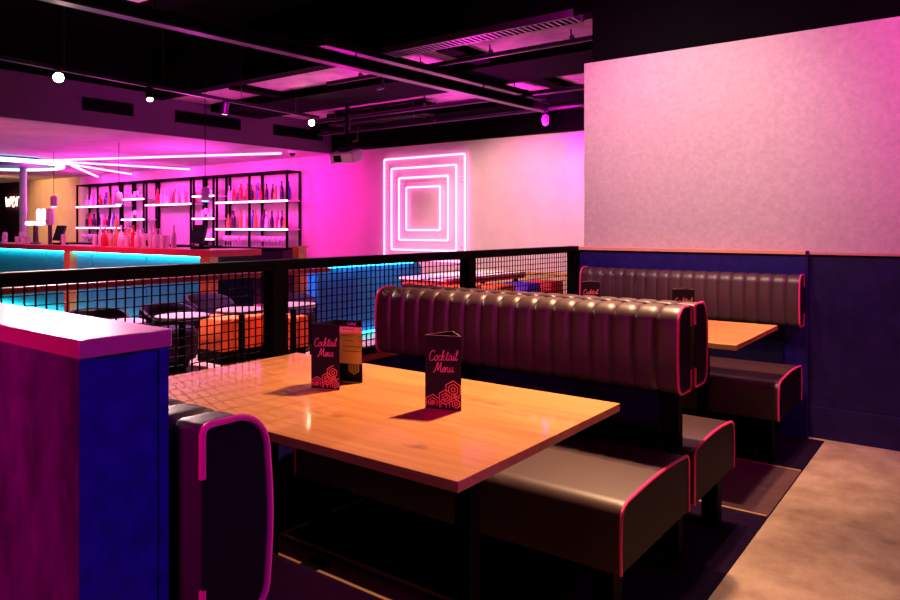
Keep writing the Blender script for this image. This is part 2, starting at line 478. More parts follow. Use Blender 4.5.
COCKTAIL = [
    [(0.95, 1.55), (0.65, 1.9), (0.2, 1.55), (0.0, 0.85), (0.15, 0.2), (0.55, 0.0), (1.0, 0.35)],
    [(1.38, 0.95), (1.08, 0.65), (1.12, 0.15), (1.4, 0.0), (1.66, 0.4), (1.55, 0.88), (1.38, 0.95), (1.55, 0.75), (1.8, 0.72)],
    [(2.32, 0.78), (2.08, 0.95), (1.85, 0.5), (1.98, 0.05), (2.32, 0.15), (2.6, 1.0), (2.72, 1.75), (2.58, 1.85), (2.52, 1.2), (2.5, 0.0)],
    [(2.52, 0.4), (2.85, 0.92), (2.92, 0.75), (2.62, 0.5), (2.95, 0.02), (3.2, 0.2), (3.5, 1.0), (3.55, 1.65)],
    [(3.55, 1.65), (3.45, 0.8), (3.45, 0.2), (3.6, 0.0), (3.78, 0.2)],
    [(3.2, 1.18), (3.85, 1.25)],
    [(4.35, 0.82), (4.08, 0.95), (3.82, 0.45), (3.98, 0.02), (4.25, 0.3), (4.4, 0.88), (4.38, 0.25), (4.52, 0.03), (4.7, 0.3), (4.82, 0.9), (4.8, 0.2), (4.95, 0.03),
     (5.2, 0.6), (5.42, 1.5), (5.38, 1.88), (5.24, 1.6), (5.2, 0.3), (5.34, 0.02), (5.55, 0.25)],
    [(4.86, 1.25), (4.88, 1.32)]]
MENU = [
    [(-0.2, 0.1), (0.05, 0.05), (0.35, 1.1), (0.52, 1.8), (0.6, 1.0), (0.7, 0.3), (0.95, 1.1), (1.2, 1.8), (1.22, 0.9), (1.28, 0.15), (1.45, 0.05), (1.7, 0.35),
     (1.95, 0.75), (1.82, 0.95), (1.62, 0.6), (1.72, 0.08), (2.0, 0.15), (2.2, 0.9), (2.2, 0.02)],
    [(2.2, 0.4), (2.45, 0.9), (2.62, 0.8), (2.62, 0.15), (2.8, 0.05), (3.0, 0.5), (3.08, 0.9)],
    [(3.08, 0.9), (3.02, 0.25), (3.2, 0.02), (3.45, 0.4), (3.55, 0.9), (3.52, 0.2), (3.72, 0.03), (3.85, 0.2)]]

class Card:
    """a flat panel from a to b (bottom edge, xy) of height h standing at z0; front side is to the right of a->b seen from above"""
    def __init__(self, a, b, z0, h):
        self.a, self.b, self.z0, self.h = Vector(a), Vector(b), z0, h
        self.d = (self.b - self.a); self.w = self.d.length; self.d.normalize()
        self.n = Vector((self.d.y, -self.d.x))
    def p(self, u, v, o=0.0):
        q = self.a + self.d * u + self.n * o
        return (q.x, q.y, self.z0 + v)
    def slab(self, mb, u0, u1, v0, v1, o0, o1):
        vs = [self.p(u, v, o) for v in (v0, v1) for o in (o0, o1) for u in (u0, u1)]
        mb.add(vs, [(0, 2, 3, 1), (4, 5, 7, 6), (0, 1, 5, 4), (2, 6, 7, 3), (0, 4, 6, 2), (1, 3, 7, 5)])
    def ribbon(self, mb, pts, w, o, lim=None):
        for (x0, y0), (x1, y1) in zip(pts[:-1], pts[1:]):
            if lim and (min(x0, x1) < lim[0] or max(x0, x1) > lim[1] or min(y0, y1) < lim[2] or max(y0, y1) > lim[3]):
                continue
            t = Vector((x1 - x0, y1 - y0))
            if t.length < 1e-7: continue
            t.normalize(); nn = Vector((-t.y, t.x)) * w / 2
            e = t * w * 0.3
            q = [(x0 - e.x + nn.x, y0 - e.y + nn.y), (x0 - e.x - nn.x, y0 - e.y - nn.y), (x1 + e.x - nn.x, y1 + e.y - nn.y), (x1 + e.x + nn.x, y1 + e.y + nn.y)]
            top = [self.p(a, b, o + 0.0004) for a, b in q]
            bot = [self.p(a, b, o) for a, b in q]
            mb.add(top + bot, [(0, 1, 2, 3), (4, 7, 6, 5), (0, 4, 5, 1), (1, 5, 6, 2), (2, 6, 7, 3), (3, 7, 4, 0)])

def script_text(card, mb, o, v_c, v_m, sc):
    for strokes, u0, v0 in ((COCKTAIL, 0.5 * card.w - 2.75 * sc, v_c), (MENU, 0.5 * card.w - 1.75 * sc, v_m)):
        for st in strokes:
            pts = [(u0 + (x + 0.14 * y) * sc, v0 + (y + 0.05 * x) * sc) for x, y in catmull(st)]
            card.ribbon(mb, pts, 0.0021, o)

def hex_pattern(card, mb, o, big=True):
    R = card.w * 0.23
    W, H = card.w, card.h
    def cell(cx, cy, rs, part=range(6)):
        for r in rs:
            for i in part:
                a0 = math.radians(60 * i + 30); a1 = math.radians(60 * i + 90)
                card.ribbon(mb, [(cx + r * math.cos(a0), cy + r * math.sin(a0)), (cx + r * math.cos(a1), cy + r * math.sin(a1))], 0.0024, o,
                            (0.002, W - 0.002, 0.003, H))
    s3 = math.sqrt(3)
    cell(W - R * 0.95, R * 2.35, (R, R * 0.62, R * 0.26))
    cell(W - R * 0.95 - s3 * R * 0.52, R * 1.42, (R * 0.86, R * 0.5))
    cell(W - R * 0.6, R * 0.75, (R * 0.86, R * 0.5, R * 0.2))
    cell(R * 0.95, R * 0.70, (R * 0.95, R * 0.6, R * 0.28), (0, 1, 2, 3, 5))
    cell(R * 2.25, R * 0.45, (R * 0.7, R * 0.36), (0, 1, 2, 5))
    cell(W - R * 0.95 - s3 * R * 0.52, R * 1.42, (R * 0.24,))
    cell(W - R * 0.35, R * 1.72, (R * 0.55, R * 0.3), (2, 3, 4))
    cell(R * 0.95, R * 0.70, (R * 0.12,))
    cell(R * 0.25, R * 0.25, (R * 0.5,), (0, 1))

def menu_card(name, label, a, b, apex, z0=0.74, h=0.214):
    cx = (a[0] + b[0] + apex[0]) / 3; cy = (a[1] + b[1] + apex[1]) / 3
    root = thing(name, label, 'menu', (cx, cy, z0), 'cocktail menus on the booth tables')
    F = Card(a, b, z0, h)
    panel = MB(); F.slab(panel, 0, F.w, 0.0005, h, -0.0015, 0)
    f = panel.build('front_panel', M['menu_black'], root)
    t = MB(); script_text(F, t, 0.0002, h * 0.655, h * 0.50, F.w * 0.142); t.build('lettering', M['menu_pink'], f)
    hp = MB(); hex_pattern(F, hp, 0.0002); hp.build('hexagon_print', M['menu_orange'], f)
    for p, q in ((b, apex), (apex, a)):
        G = Card(p, q, z0, h)
        mb = MB(); G.slab(mb, 0.0015, G.w - 0.0015, 0.0005, h, -0.0015, 0)
        mb.build('side_panel', M['menu_black'], root)
    e = MB()
    for p, q in ((a, b), (b, apex), (apex, a)):
        G = Card(p, q, z0, h); G.slab(e, 0, G.w, h, h + 0.0008, -0.0013, -0.0002)
    e.build('top_edge', M['menu_edge'], root)
    return root

menu_card('cocktail_menu', 'black three-sided cocktail menu standing alone at the middle of the front table',
          (-1.3075, 1.626), (-1.203, 1.661), (-1.288, 1.735))
menu_card('cocktail_menu', 'cocktail menu on the far table, left one peeking over the ribbed backrest', (-1.862, 3.76), (-1.765, 3.80), (-1.85, 3.86), h=0.214)
menu_card('cocktail_menu', 'cocktail menu on the far table, right one peeking over the ribbed backrest', (-1.268, 3.585), (-1.166, 3.62), (-1.25, 3.69), h=0.214)

# open tri-fold menu
def open_menu():
    z0, h = 0.74, 0.211
    A, B, Cc, D = (-1.77, 1.603), (-1.673, 1.636), (-1.79, 1.728), (-1.6876, 1.758)
    root = thing('open_cocktail_menu', 'opened-out cocktail menu with golden drinks page, left on the front table', 'menu', (-1.73, 1.68, z0), 'cocktail menus on the booth tables')
    F = Card(A, B, z0, h)
    mb = MB(); F.slab(mb, 0, F.w, 0.0005, h, -0.0015, 0); f = mb.build('front_panel', M['menu_black'], root)
    t = MB(); script_text(F, t, 0.0002, h * 0.655, h * 0.50, F.w * 0.142); t.build('lettering', M['menu_pink'], f)
    hp = MB(); hex_pattern(F, hp, 0.0002); hp.build('hexagon_print', M['menu_orange'], f)
    G = Card(Cc, A, z0, h); mb = MB(); G.slab(mb, 0.0015, G.w - 0.0015, 0.0005, h, -0.0015, 0); mb.build('side_panel', M['menu_black'], root)
    I = Card(Cc, D, z0, h); mb = MB(); I.slab(mb, 0, I.w, 0.0005, h, -0.0015, 0); ip = mb.build('inner_panel', M['menu_black'], root)
    pg = MB(); I.slab(pg, 0.002, I.w - 0.002, h * 0.30, h * 0.895, 0, 0.0003); pg.build('drinks_page', M['menu_gold'], ip)['label'] = 'golden printed drinks page'
    tx = MB()
    for i, v in enumerate((0.85, 0.74, 0.665, 0.57, 0.495)):
        u = 0.30 * I.w
        while u < I.w * (0.66 if i < 3 else 0.80):
            l = random.uniform(0.004, 0.011)
            I.slab(tx, u, u + l, h * v, h * v + 0.0018, 0.0003, 0.0006); u += l + 0.0022
        I.slab(tx, I.w * 0.88, I.w * 0.95, h * v, h * v + 0.0018, 0.0003, 0.0006)
    tx.build('lettering', M['menu_black'], ip)
    hd = MB()
    u0, v0, sc = I.w * 0.46, h * 0.925, I.w * 0.055
    for st in COCKTAIL:
        I.ribbon(hd, [(u0 + (x + 0.14 * y) * sc, v0 + y * sc * 0.9) for x, y in catmull(st, 4)], 0.0013, 0.0002)
    hd.build('page_heading', M['white_plastic'], ip)
    hp = MB()
    W = I.w; R = W * 0.2
    for r in (R, R * 0.64, R * 0.3):
        for i in range(6):
            a0 = math.radians(60 * i + 30); a1 = math.radians(60 * i + 90)
            I.ribbon(hp, [(W * 0.70 + r * math.cos(a0), h * 0.235 + r * math.sin(a0)), (W * 0.70 + r * math.cos(a1), h * 0.235 + r * math.sin(a1))], 0.0022, 0.0004)
    hp.build('hexagon_print', M['menu_gold'], ip)
open_menu()

# ------------------------------------------------------------------ mesh railing
dw = struct('wall_railing_low', MB().box(XR - 0.05, XR + 0.045, 0.61, 4.715, 0, 0.636), M['navy_back'])
struct('timber_sill', MB().box(XR - 0.06, XR + 0.055, 0.61, 4.715, 0.636, 0.658, 0.002, 1), M['oak'], dw)
rail = thing('mesh_railing', 'black steel railing with square wire mesh running along the left side of the booths', 'railing', (XR, 2.65, 0.66))
MB().box(XR - 0.03, XR + 0.03, 0.61, 4.71, 1.088, 1.132, 0.003, 1).build('top_rail', M['black_steel'], rail)
MB().box(XR - 0.02, XR + 0.02, 0.61, 4.71, 0.66, 0.69).build('bottom_rail', M['black_steel'], rail)
PY = [0.65, 1.954, 3.353, 4.68]
for y in PY:
    MB().box(XR - 0.033, XR + 0.033, y - 0.035, y + 0.035, 0.66, 1.11).build('post', M['black_steel'], rail)
for ya, yb in zip(PY[:-1], PY[1:]):
    mb = MB()
    n = round((yb - ya - 0.07) / 0.0325)
    for i in range(n + 1):
        y = ya + 0.035 + (yb - ya - 0.07) * i / n
        mb.box(XR - 0.0022, XR + 0.0022, y - 0.0022, y + 0.0022, 0.69, 1.09)
    m_ = round(0.40 / 0.0325)
    for i in range(1, m_):
        z = 0.69 + 0.40 * i / m_
        mb.box(XR - 0.0042, XR - 0.0002, ya + 0.035, yb - 0.035, z - 0.002, z + 0.002)
    mb.build('wire_mesh_panel', M['black_steel'], rail)

# ------------------------------------------------------------------ furniture beyond the railing
t = thing('communal_table', 'long red-lit high bar table just beyond the mesh railing', 'table', (-3.78, 1.9, 0))
MB().box(-4.1, -3.45, 0.2, 3.3, 0.972, 1.0, 0.003, 1).build('tabletop', mat('red_stained_timber', (0.45, 0.07, 0.05, 1), 0.35, col2=(0.62, 0.13, 0.07, 1), scale=3, stretch=(10, 1, 1)), t)  # timber colour has the red light on it mixed in
for y in (0.4, 3.1):
    MB().box(-3.83, -3.73, y - 0.05, y + 0.05, 0.02, 0.972).build('leg', M['black_steel'], t)
    MB().box(-4.05, -3.5, y - 0.06, y + 0.06, 0, 0.02).build('foot_plate', M['black_steel'], t)

# high stools tucked at the communal table
def tub_chair(label, x, y, rz, zt=0.575, r=0.25):
    root = thing('tub_chair', label, 'chair', (x, y, 0), 'round tub chairs beyond the railing')
    MB().lathe([(r * 0.55, 0), (r * 0.62, 0.02), (r * 0.75, 0.10)], x, y, 0, 20).build('base', M['black_steel'], root)
    MB().lathe([(r * 0.9, 0.10), (r * 0.95, 0.16), (r * 0.95, 0.33), (r * 0.85, 0.37), (0.02, 0.38)], x, y, 0, 24).build('seat', M['cushion_dark'], root)
    vs, fs = [], []
    n = 22
    for i in range(n + 1):
        a = math.radians(-115 + 230 * i / n) + rz
        e = abs(2 * i / n - 1)
        top = zt - 0.10 * e ** 3
        for rr, z in ((r * 0.97, 0.12), (r * 1.0, top - 0.03), (r * 0.97, top), (r * 0.86, top), (r * 0.82, top - 0.03), (r * 0.82, 0.12)):
            vs.append((x + rr * math.cos(a), y + rr * math.sin(a), z))
    for i in range(n):
        for j in range(6):
            fs.append((i * 6 + j, i * 6 + (j + 1) % 6, (i + 1) * 6 + (j + 1) % 6, (i + 1) * 6 + j))
    fs.append(tuple(range(6))); fs.append(tuple(n * 6 + j for j in range(6))[::-1])
    MB().add(vs, fs, True).build('backrest', M['cushion_dark'], root)
    return root
for i, (x, y) in enumerate(((-5.92, 3.02), (-5.80, 3.58), (-6.33, 4.36), (-5.80, 5.02))):
    tub_chair('dark round tub chair seen through the mesh, %s from the left' % ORD[i + 1], x, y, PI)

def round_table(label, x, y, z=0.60, r=0.2):
    root = thing('cocktail_table', label, 'table', (x, y, 0), 'small round tables beyond the railing')
    MB().lathe([(r - 0.004, 0), (r, 0.004), (r, 0.022), (r - 0.004, 0.026)], x, y, z - 0.026, 32).build('tabletop', M['pale_top'], root)
    MB().lathe([(0.15, 0), (0.15, 0.012), (0.03, 0.02), (0.025, z - 0.026)], x, y, 0, 20).build('pedestal', M['black_steel'], root)
for i, (x, y) in enumerate(((-4.92, 2.62), (-4.88, 3.12), (-4.85, 3.64), (-4.80, 4.14))):
    round_table('small pale-topped round table beyond the mesh, %s from the left' % ORD[i + 1], x, y)

def pouffe(label, x0, x1, y0, y1, z, m, z0=0.0, name='upholstered_bench', ribs=5):
    root = thing(name, label, 'seat', ((x0 + x1) / 2, (y0 + y1) / 2, 0))
    MB().box(x0 + 0.03, x1 - 0.03, y0 + 0.03, y1 - 0.03, 0, 0.125).build('plinth', M['black_steel'], root)
    mb = MB()
    for i in range(ribs):
        mb.box(x0, x1, y0 + (y1 - y0) * i / ribs, y0 + (y1 - y0) * (i + 1) / ribs, 0.12, z, 0.02, 2)
    mb.build('cushion', m, root)
pouffe('orange channelled bench seen low through the mesh, left of the railing post', -6.02, -5.57, 3.96, 4.60, 0.42, M['orange'])
pouffe('small orange pouffe low behind the mesh, right of the railing post', -5.52, -5.20, 4.41, 4.68, 0.42, M['orange'], ribs=2)

# blue booth with cyan light strips at top and foot
root = thing('blue_booth_back', 'tall blue booth back with cyan light strips behind the mesh railing', 'booth', (-5.9, 6.2, 0))
vs = []
outline = [(5.38, 0.03)] + [(5.38, 0.80)] + [(6.2, 0.83), (6.9, 0.83)] + arc(7.05, 0.68, 0.15, 80, 0, 5) + [(7.2, 0.03)]
mb = MB()
k = len(outline)
mb.add([(-5.84, y, z) for y, z in outline] + [(-6.0, y, z) for y, z in outline],
       [tuple(range(k)), tuple(range(k, 2 * k))[::-1]] + [(i, (i + 1) % k, k + (i + 1) % k, k + i) for i in range(k)])
bb = mb.build('back_panel', M['blue_vinyl'], root)
MB().box(-5.80, -5.78, 5.40, 6.95, 0.815, 0.828).build('light_strip', E['cyan'], root)['label'] = 'glowing cyan light strip'
MB().box(-5.80, -5.785, 5.40, 7.1, 0.03, 0.05).build('light_strip', E['cyan'], root)
MB().box(-5.84, -5.76, 5.38, 6.95, 0.828, 0.84).build('cap', M['black_steel'], root)

# long white table and bright seats near the back wall
t = thing('long_white_table', 'long white-topped table with red edge beyond the far railing panel', 'table', (-4.25, 5.95, 0))
MB().box(-4.55, -3.98, 5.25, 6.7, 0.765, 0.785).build('tabletop', M['white_plastic'], t)
MB().box(-4.53, -3.985, 5.27, 6.68, 0.72, 0.765).build('apron', M['red'], t)
for x in (-4.48, -4.05):
    for y in (5.35, 6.6):
        MB().box(x - 0.02, x + 0.02, y - 0.02, y + 0.02, 0, 0.72).build('leg', M['black_steel'], t)
for nm, lab, x, y, m in (('orange_stool', 'orange box stool behind the middle railing post', -3.80, 5.25, 'orange'),
                         ('orange_stool', 'orange box stool right of the middle railing post', -3.64, 5.56, 'orange'),
                         ('violet_stool', 'violet box stool seen through the far mesh panel', -3.56, 5.90, 'violet'),
                         ('red_stool', 'red box stool nearest the right wall behind the mesh', -3.50, 6.25, 'red')):
    st = thing(nm, lab, 'stool', (x, y, 0), 'bright stools by the white table')
    MB().box(x - 0.15, x + 0.15, y - 0.13, y + 0.13, 0.45, 0.735, 0.02, 2).build('seat', M[m], st)
    for a in (-1, 1):
        for b in (-1, 1):
            MB().box(x + a * 0.11 - 0.012, x + a * 0.11 + 0.012, y + b * 0.09 - 0.012, y + b * 0.09 + 0.012, 0, 0.455).build('leg', M['black_steel'], st)

# ------------------------------------------------------------------ neon square on the back wall
ns = thing('neon_sign', 'pink neon sign of four nested squares on the back wall', 'neon sign', (-6.44, 7.95, 0.8))
for hsz in (0.742, 0.598, 0.454, 0.311):
    cx, cz, y = -6.44, 1.535, 7.955
    r = 0.02
    pts = []
    for sx, sz, a0 in ((1, 1, 0), (-1, 1, 90), (-1, -1, 180), (1, -1, 270)):
        pts += [(px, y, pz) for px, pz in arc(cx + sx * (hsz - r), cz + sz * (hsz - r), r, a0, a0 + 90, 3)]
    MB().tube(pts, 0.0125, 8, closed=True).build('neon_square', E['neon'], ns)
for z in (1.965, 1.905):
    MB().tube([(-7.22, 7.975, z), (-5.68, 7.975, z)], 0.006, 6).build('support_rod', M['white_plastic'], ns)  # thin pale rods across the squares
for x in (-7.1, -5.78):
    for z in (2.2, 1.0):
        MB().tube([(x, 7.955, z), (x, 8.0, z)], 0.012, 6).build('standoff', M['white_plastic'], ns)

# ------------------------------------------------------------------ bar counter
bar = thing('bar_counter', 'long bar counter with red top and glowing cyan front at the left', 'bar counter', (-11.5, 5.1, 0))
RT = mat('red_counter_top', (0.55, 0.03, 0.07, 1), 0.3, col2=(0.66, 0.06, 0.10, 1), scale=4)
mb = MB(); mb.box(-17, -7.1, 4.88, 5.45, 0.925, 1.0); mb.box(-7.65, -7.1, 5.45, 5.62, 0.925, 1.0)
mb.build('counter_top', RT, bar)
mb = MB(); mb.box(-17, -7.2, 5.02, 5.40, 0, 0.925); mb.box(-7.6, -7.2, 5.40, 5.58, 0, 0.925)
mb.build('carcass', M['screen'], bar)
xs = [-17, -15.6, -14.2, -12.8, -11.4, -10.0, -8.6, -7.2]
for a, b in zip(xs[:-1], xs[1:]):
    MB().box(a + 0.012, b - 0.012, 4.99, 5.02, 0.06, 0.90).build('front_panel', M['bar_front'], bar)
MB().box(-17, -7.2, 4.945, 4.965, 0.90, 0.922).build('light_strip', E['cyan'], bar)['label'] = 'cyan light strip under the counter top'
MB().box(-17, -7.2, 4.945, 4.965, 0.0, 0.03).build('light_strip', E['cyan'], bar)
for x in (-10.55, -7.22):
    MB().box(x - 0.09, x + 0.09, 4.90, 5.02, 0, 0.925).build('timber_post', M['oak'], bar)
sp = thing('hatch_post', 'short orange timber post at the end of the bar hatch', 'post', (-7.2, 6.3, 0))
MB().box(-7.25, -7.13, 6.24, 6.38, 0, 1.0, 0.004, 1).build('shaft', M['oak'], sp)
MB().box(-7.27, -7.11, 6.22, 6.40, 1.0, 1.02).build('cap', M['oak'], sp)

# back counter and racks
bc = thing('back_counter', 'dark back counter under the bottle racks along the bar wall', 'counter', (-12.5, 7.75, 0))
MB().box(-16.2, -9.0, 7.55, 7.98, 0, 0.90).build('cupboard', M['screen'], bc)
MB().box(-16.25, -8.97, 7.52, 7.985, 0.90, 0.93).build('worktop', M['black_steel'], bc)

def rack(label, x0, x1, posts, shelves, ztop=2.2, y0=7.70, y1=7.97):
    root = thing('bottle_rack', label, 'shelf', ((x0 + x1) / 2, 7.85, 0.93), 'bottle racks behind the bar')
    for x in posts:
        for y in (y0, y1):
            MB().box(x - 0.018, x + 0.018, y - 0.015, y + 0.015, 0.93, ztop).build('upright', M['black_steel'], root)
    mb = MB()
    mb.box(x0, x1, y0 - 0.015, y0 + 0.015, ztop - 0.03, ztop); mb.box(x0, x1, y1 - 0.015, y1 + 0.015, ztop - 0.03, ztop)
    for x in posts: mb.box(x - 0.015, x + 0.015, y0, y1, ztop - 0.03, ztop)
    mb.build('top_frame', M['black_steel'], root)
    for z in shelves:
        sh = MB().box(x0, x1, y0 + 0.006, y1 - 0.01, z - 0.02, z).build('shelf', M['white_plastic'], root)
        MB().box(x0, x1, y0 - 0.022, y0 - 0.004, z - 0.024, z + 0.004).build('light_strip', E['shelf'], sh)
rack('tall black bottle rack at the right end of the bar wall', -10.99, -9.06, (-10.97, -10.05, -9.08), (1.24, 1.71))
rack('black bottle rack at the left end of the bar wall', -16.12, -14.25, (-16.10, -15.2, -14.27), (1.26, 1.72))
rack('middle bottle rack with one high shelf between the glass towers', -13.3, -11.75, (-13.28, -11.77), (1.71,))
rack('left tower of lit glass shelves behind the bar', -14.2, -13.36, (-14.18, -13.38), (1.06, 1.43, 1.84))
rack('right tower of lit glass shelves behind the bar', -11.7, -11.05, (-11.68, -11.07), (1.06, 1.43, 1.84))

BP = {
    'slim': [(0.030, 0), (0.034, 0.006), (0.034, 0.15), (0.028, 0.18), (0.013, 0.215), (0.012, 0.275), (0.015, 0.278), (0.015, 0.295)],
    'round': [(0.040, 0), (0.046, 0.01), (0.046, 0.12), (0.036, 0.155), (0.015, 0.18), (0.014, 0.225), (0.018, 0.23), (0.018, 0.25)],
    'tall': [(0.032, 0), (0.036, 0.006), (0.036, 0.20), (0.016, 0.24), (0.014, 0.30), (0.017, 0.302), (0.017, 0.32)],
    'jar': [(0.045, 0), (0.05, 0.006), (0.05, 0.15), (0.04, 0.17), (0.04, 0.19)]}
GP = {
    'wine': [(0.032, 0), (0.032, 0.004), (0.005, 0.01), (0.005, 0.075), (0.03, 0.10), (0.038, 0.14), (0.032, 0.185)],
    'tumbler': [(0.032, 0), (0.034, 0.004), (0.038, 0.11)],
    'highball': [(0.028, 0), (0.03, 0.004), (0.034, 0.16)]}
proto = {}
def lathe_obj(key, prof, mname, name, x, y, z, label, cat, group, n=12):
    k2 = (key, mname)
    if k2 not in proto:
        o = MB().lathe(prof, 0, 0, 0, n).build(name, M[mname], None, loc=(0, 0, 0))
        proto[k2] = o
    else:
        o = proto[k2].copy(); C.objects.link(o)
    o.name = name
    o.location = (x, y, z + 0.001)
    o.rotation_euler = (0, 0, random.uniform(0, 6))
    tag(o, label, cat, group)
    return o

CN = {'bottle_clear': 'clear', 'bottle_dark': 'dark', 'bottle_red': 'red', 'bottle_amber': 'amber', 'bottle_blue': 'blue'}
def bottle_row(x0, x1, n, z, where, group, y=7.83, pal=('bottle_red', 'bottle_dark', 'bottle_clear', 'bottle_amber', 'bottle_dark', 'bottle_clear', 'bottle_clear', 'bottle_red', 'bottle_dark', 'bottle_blue')):
    for i in range(n):
        x = x1 - (x1 - x0) * (i + 0.5) / n + random.uniform(-0.012, 0.012)
        m = random.choice(pal); kind = random.choice(('slim', 'round', 'tall', 'slim', 'tall'))
        lathe_obj(kind, BP[kind], m, 'liquor_bottle', x, y + random.uniform(-0.05, 0.05), z,
                  '%s %s bottle on %s, %s from its right end' % (CN[m], kind, where, ORD[i + 1]), 'bottle', group)
bottle_row(-10.9, -9.15, 16, 1.71, 'upper shelf of the right rack', 'bottles on the upper right shelf')
bottle_row(-10.9, -9.15, 17, 1.24, 'lower shelf of the right rack', 'bottles on the lower right shelf')
bottle_row(-16.0, -14.4, 11, 1.72, 'upper shelf of the left rack', 'bottles on the upper left shelf')
bottle_row(-16.0, -14.4, 12, 1.26, 'lower shelf of the left rack', 'bottles on the lower left shelf')
bottle_row(-13.2, -11.85, 12, 1.71, 'high shelf of the middle rack', 'bottles on the middle rack', pal=('bottle_red', 'bottle_clear', 'bottle_clear'))
for tower, a, b in (('left', -14.1, -13.46), ('right', -11.62, -11.13)):
    for z, lv in ((1.06, 'bottom'), (1.43, 'middle'), (1.84, 'top')):
        for i in range(5):
            kind = ('highball', 'tumbler', 'wine')[(i + int(z * 10)) % 3]
            lathe_obj(kind, GP[kind], 'glass', 'drinking_glass', b - (b - a) * (i + 0.5) / 5, 7.82, z,
                      'clear glass on %s shelf of the %s glass tower, %s from the right' % (lv, tower, ORD[i + 1]), 'glass', 'glasses in the lit towers')
for i in range(22):
    lathe_obj('wine', GP['wine'], 'glass', 'wine_glass', -9.2 - 1.7 * i / 21, 7.80, 0.93,
              'stemmed wine glass in row below right bottle rack, %s from right' % ORD[i + 1], 'glass', 'wine glasses under the right rack')
for i in range(14):
    lathe_obj('wine', GP['wine'], 'glass', 'wine_glass', -14.4 - 1.6 * i / 13, 7.80, 0.93,
              'stemmed wine glass in row below left bottle rack, %s from right' % ORD[i + 1], 'glass', 'wine glasses under the left rack')
# crowd of bottles and glasses standing on the counter
for i in range(30):
    x = -10.15 + 0.145 * (i % 13); y = 5.10 + 0.145 * (i // 13) + 0.01 * math.sin(i * 2.1)
    if i % 3:
        kind = ('tall', 'slim', 'round')[i % 3]; m = ('bottle_clear', 'bottle_clear', 'bottle_red', 'bottle_clear', 'bottle_amber')[i % 5]
        lathe_obj(kind, BP[kind], m, 'liquor_bottle', x, y, 1.0, '%s %s bottle in the crowded pink-lit cluster on the bar counter' % (CN[m], kind), 'bottle', 'bottles crowded on the bar counter')
    else:
        kind = ('highball', 'wine')[i % 2]
        lathe_obj(kind, GP[kind], 'glass', 'drinking_glass', x, y, 1.0, 'clear %s glass among the bottle cluster on the bar counter' % kind, 'glass', 'glasses crowded on the bar counter')
for i in range(14):
    if abs(-13.6 + 0.19 * i + 12.0) < 0.42 or abs(-13.6 + 0.19 * i + 11.4) < 0.2: continue
    kind = ('tumbler', 'highball', 'wine')[i % 3]
    lathe_obj(kind, GP[kind], 'glass', 'drinking_glass', -13.6 + 0.19 * i + 0.05 * math.sin(i * 2.3), 5.2 + 0.06 * math.cos(i * 1.7), 1.0,
              'clear glass along the left bar counter, %s from the left' % ORD[i + 1], 'glass', 'glasses along the left of the bar')

def till(label, x, y, w, h, tilt):
    root = thing('till_screen', label, 'till', (x, y, 1.0), 'tills on the bar counter')
    MB().box(x - 0.09, x + 0.09, y - 0.08, y + 0.08, 1.0, 1.03, 0.004, 1).build('base', M['black_steel'], root)
    MB().tube([(x, y + 0.02, 1.03), (x, y, 1.03 + h * 0.5)], 0.025, 8).build('stand', M['black_steel'], root)
    mb = MB(); mb.box(-w / 2, w / 2, -0.02, 0.02, 0, h, 0.004, 1)
    R_ = Matrix.Rotation(tilt, 4, 'X')
    z0 = 1.06
    mb.v = [tuple(R_ @ Vector(p) + Vector((x, y - 0.05, z0))) for p in mb.v]
    mb.build('display', M['screen'], root)
till('dark till screen on the counter near the right bar corner', -7.75, 5.2, 0.26, 0.24, -0.25)
till('dark tilted till screen on the counter at the far left', -11.4, 5.2, 0.26, 0.24, -0.3)

# lit beer tap tower
bt = thing('beer_tap', 'beer tap tower with white glowing badge on the left bar counter', 'beer tap', (-12.05, 5.2, 1.0))
MB().lathe([(0.08, 0), (0.08, 0.015), (0.04, 0.03), (0.035, 0.30)], -12.25, 5.2, 1.0, 16).build('column', M['grey_steel'], bt)
MB().tube([(-12.56, 5.2, 1.33), (-11.98, 5.2, 1.33)], 0.036, 12).build('cross_pipe', E['tap_glow'], bt)['label'] = 'glowing white cross pipe'
for x in (-12.0, -11.84):
    MB().lathe([(0.012, 0), (0.034, 0.03), (0.038, 0.16), (0.02, 0.2)], x, 5.14, 1.36, 12).build('tap_handle', E['tap_glow'], bt)
MB().lathe([(0.05, 0), (0.06, 0.02), (0.06, 0.22), (0.045, 0.26)], -11.75, 5.2, 1.30, 14).build('tap_head', M['white_plastic'], bt)
MB().tube([(-11.75, 5.2, 1.0), (-11.75, 5.2, 1.31)], 0.03, 10).build('column', M['grey_steel'], bt)

# pendants over the counter
for i, (x, lab) in enumerate(((-7.5, 'right'), (-9.49, 'middle'), (-11.4, 'left'))):
    p = thing('pendant_lamp', 'slim metal pendant lamp over the bar counter, the %s of three' % ('rightmost' if i == 0 else 'middle one' if i == 1 else 'leftmost'),
              'lamp', (x, 5.1, 1.58), 'pendant lamps over the bar')
    MB().lathe([(0.045, 0), (0.048, 0.004), (0.048, 0.13), (0.04, 0.15), (0.01, 0.165)], x, 5.1, 1.59, 16).build('shade', M['pendant_shade'], p)
    MB().lathe([(0.03, 0), (0.044, 0.008), (0.044, 0.02)], x, 5.1, 1.572, 16).build('diffuser', E['pend'], p)
    MB().tube([(x, 5.1, 1.78), (x, 5.1, 3.5 if x > -8.25 else 2.43)], 0.005, 6).build('cord', M['black_steel'], p)

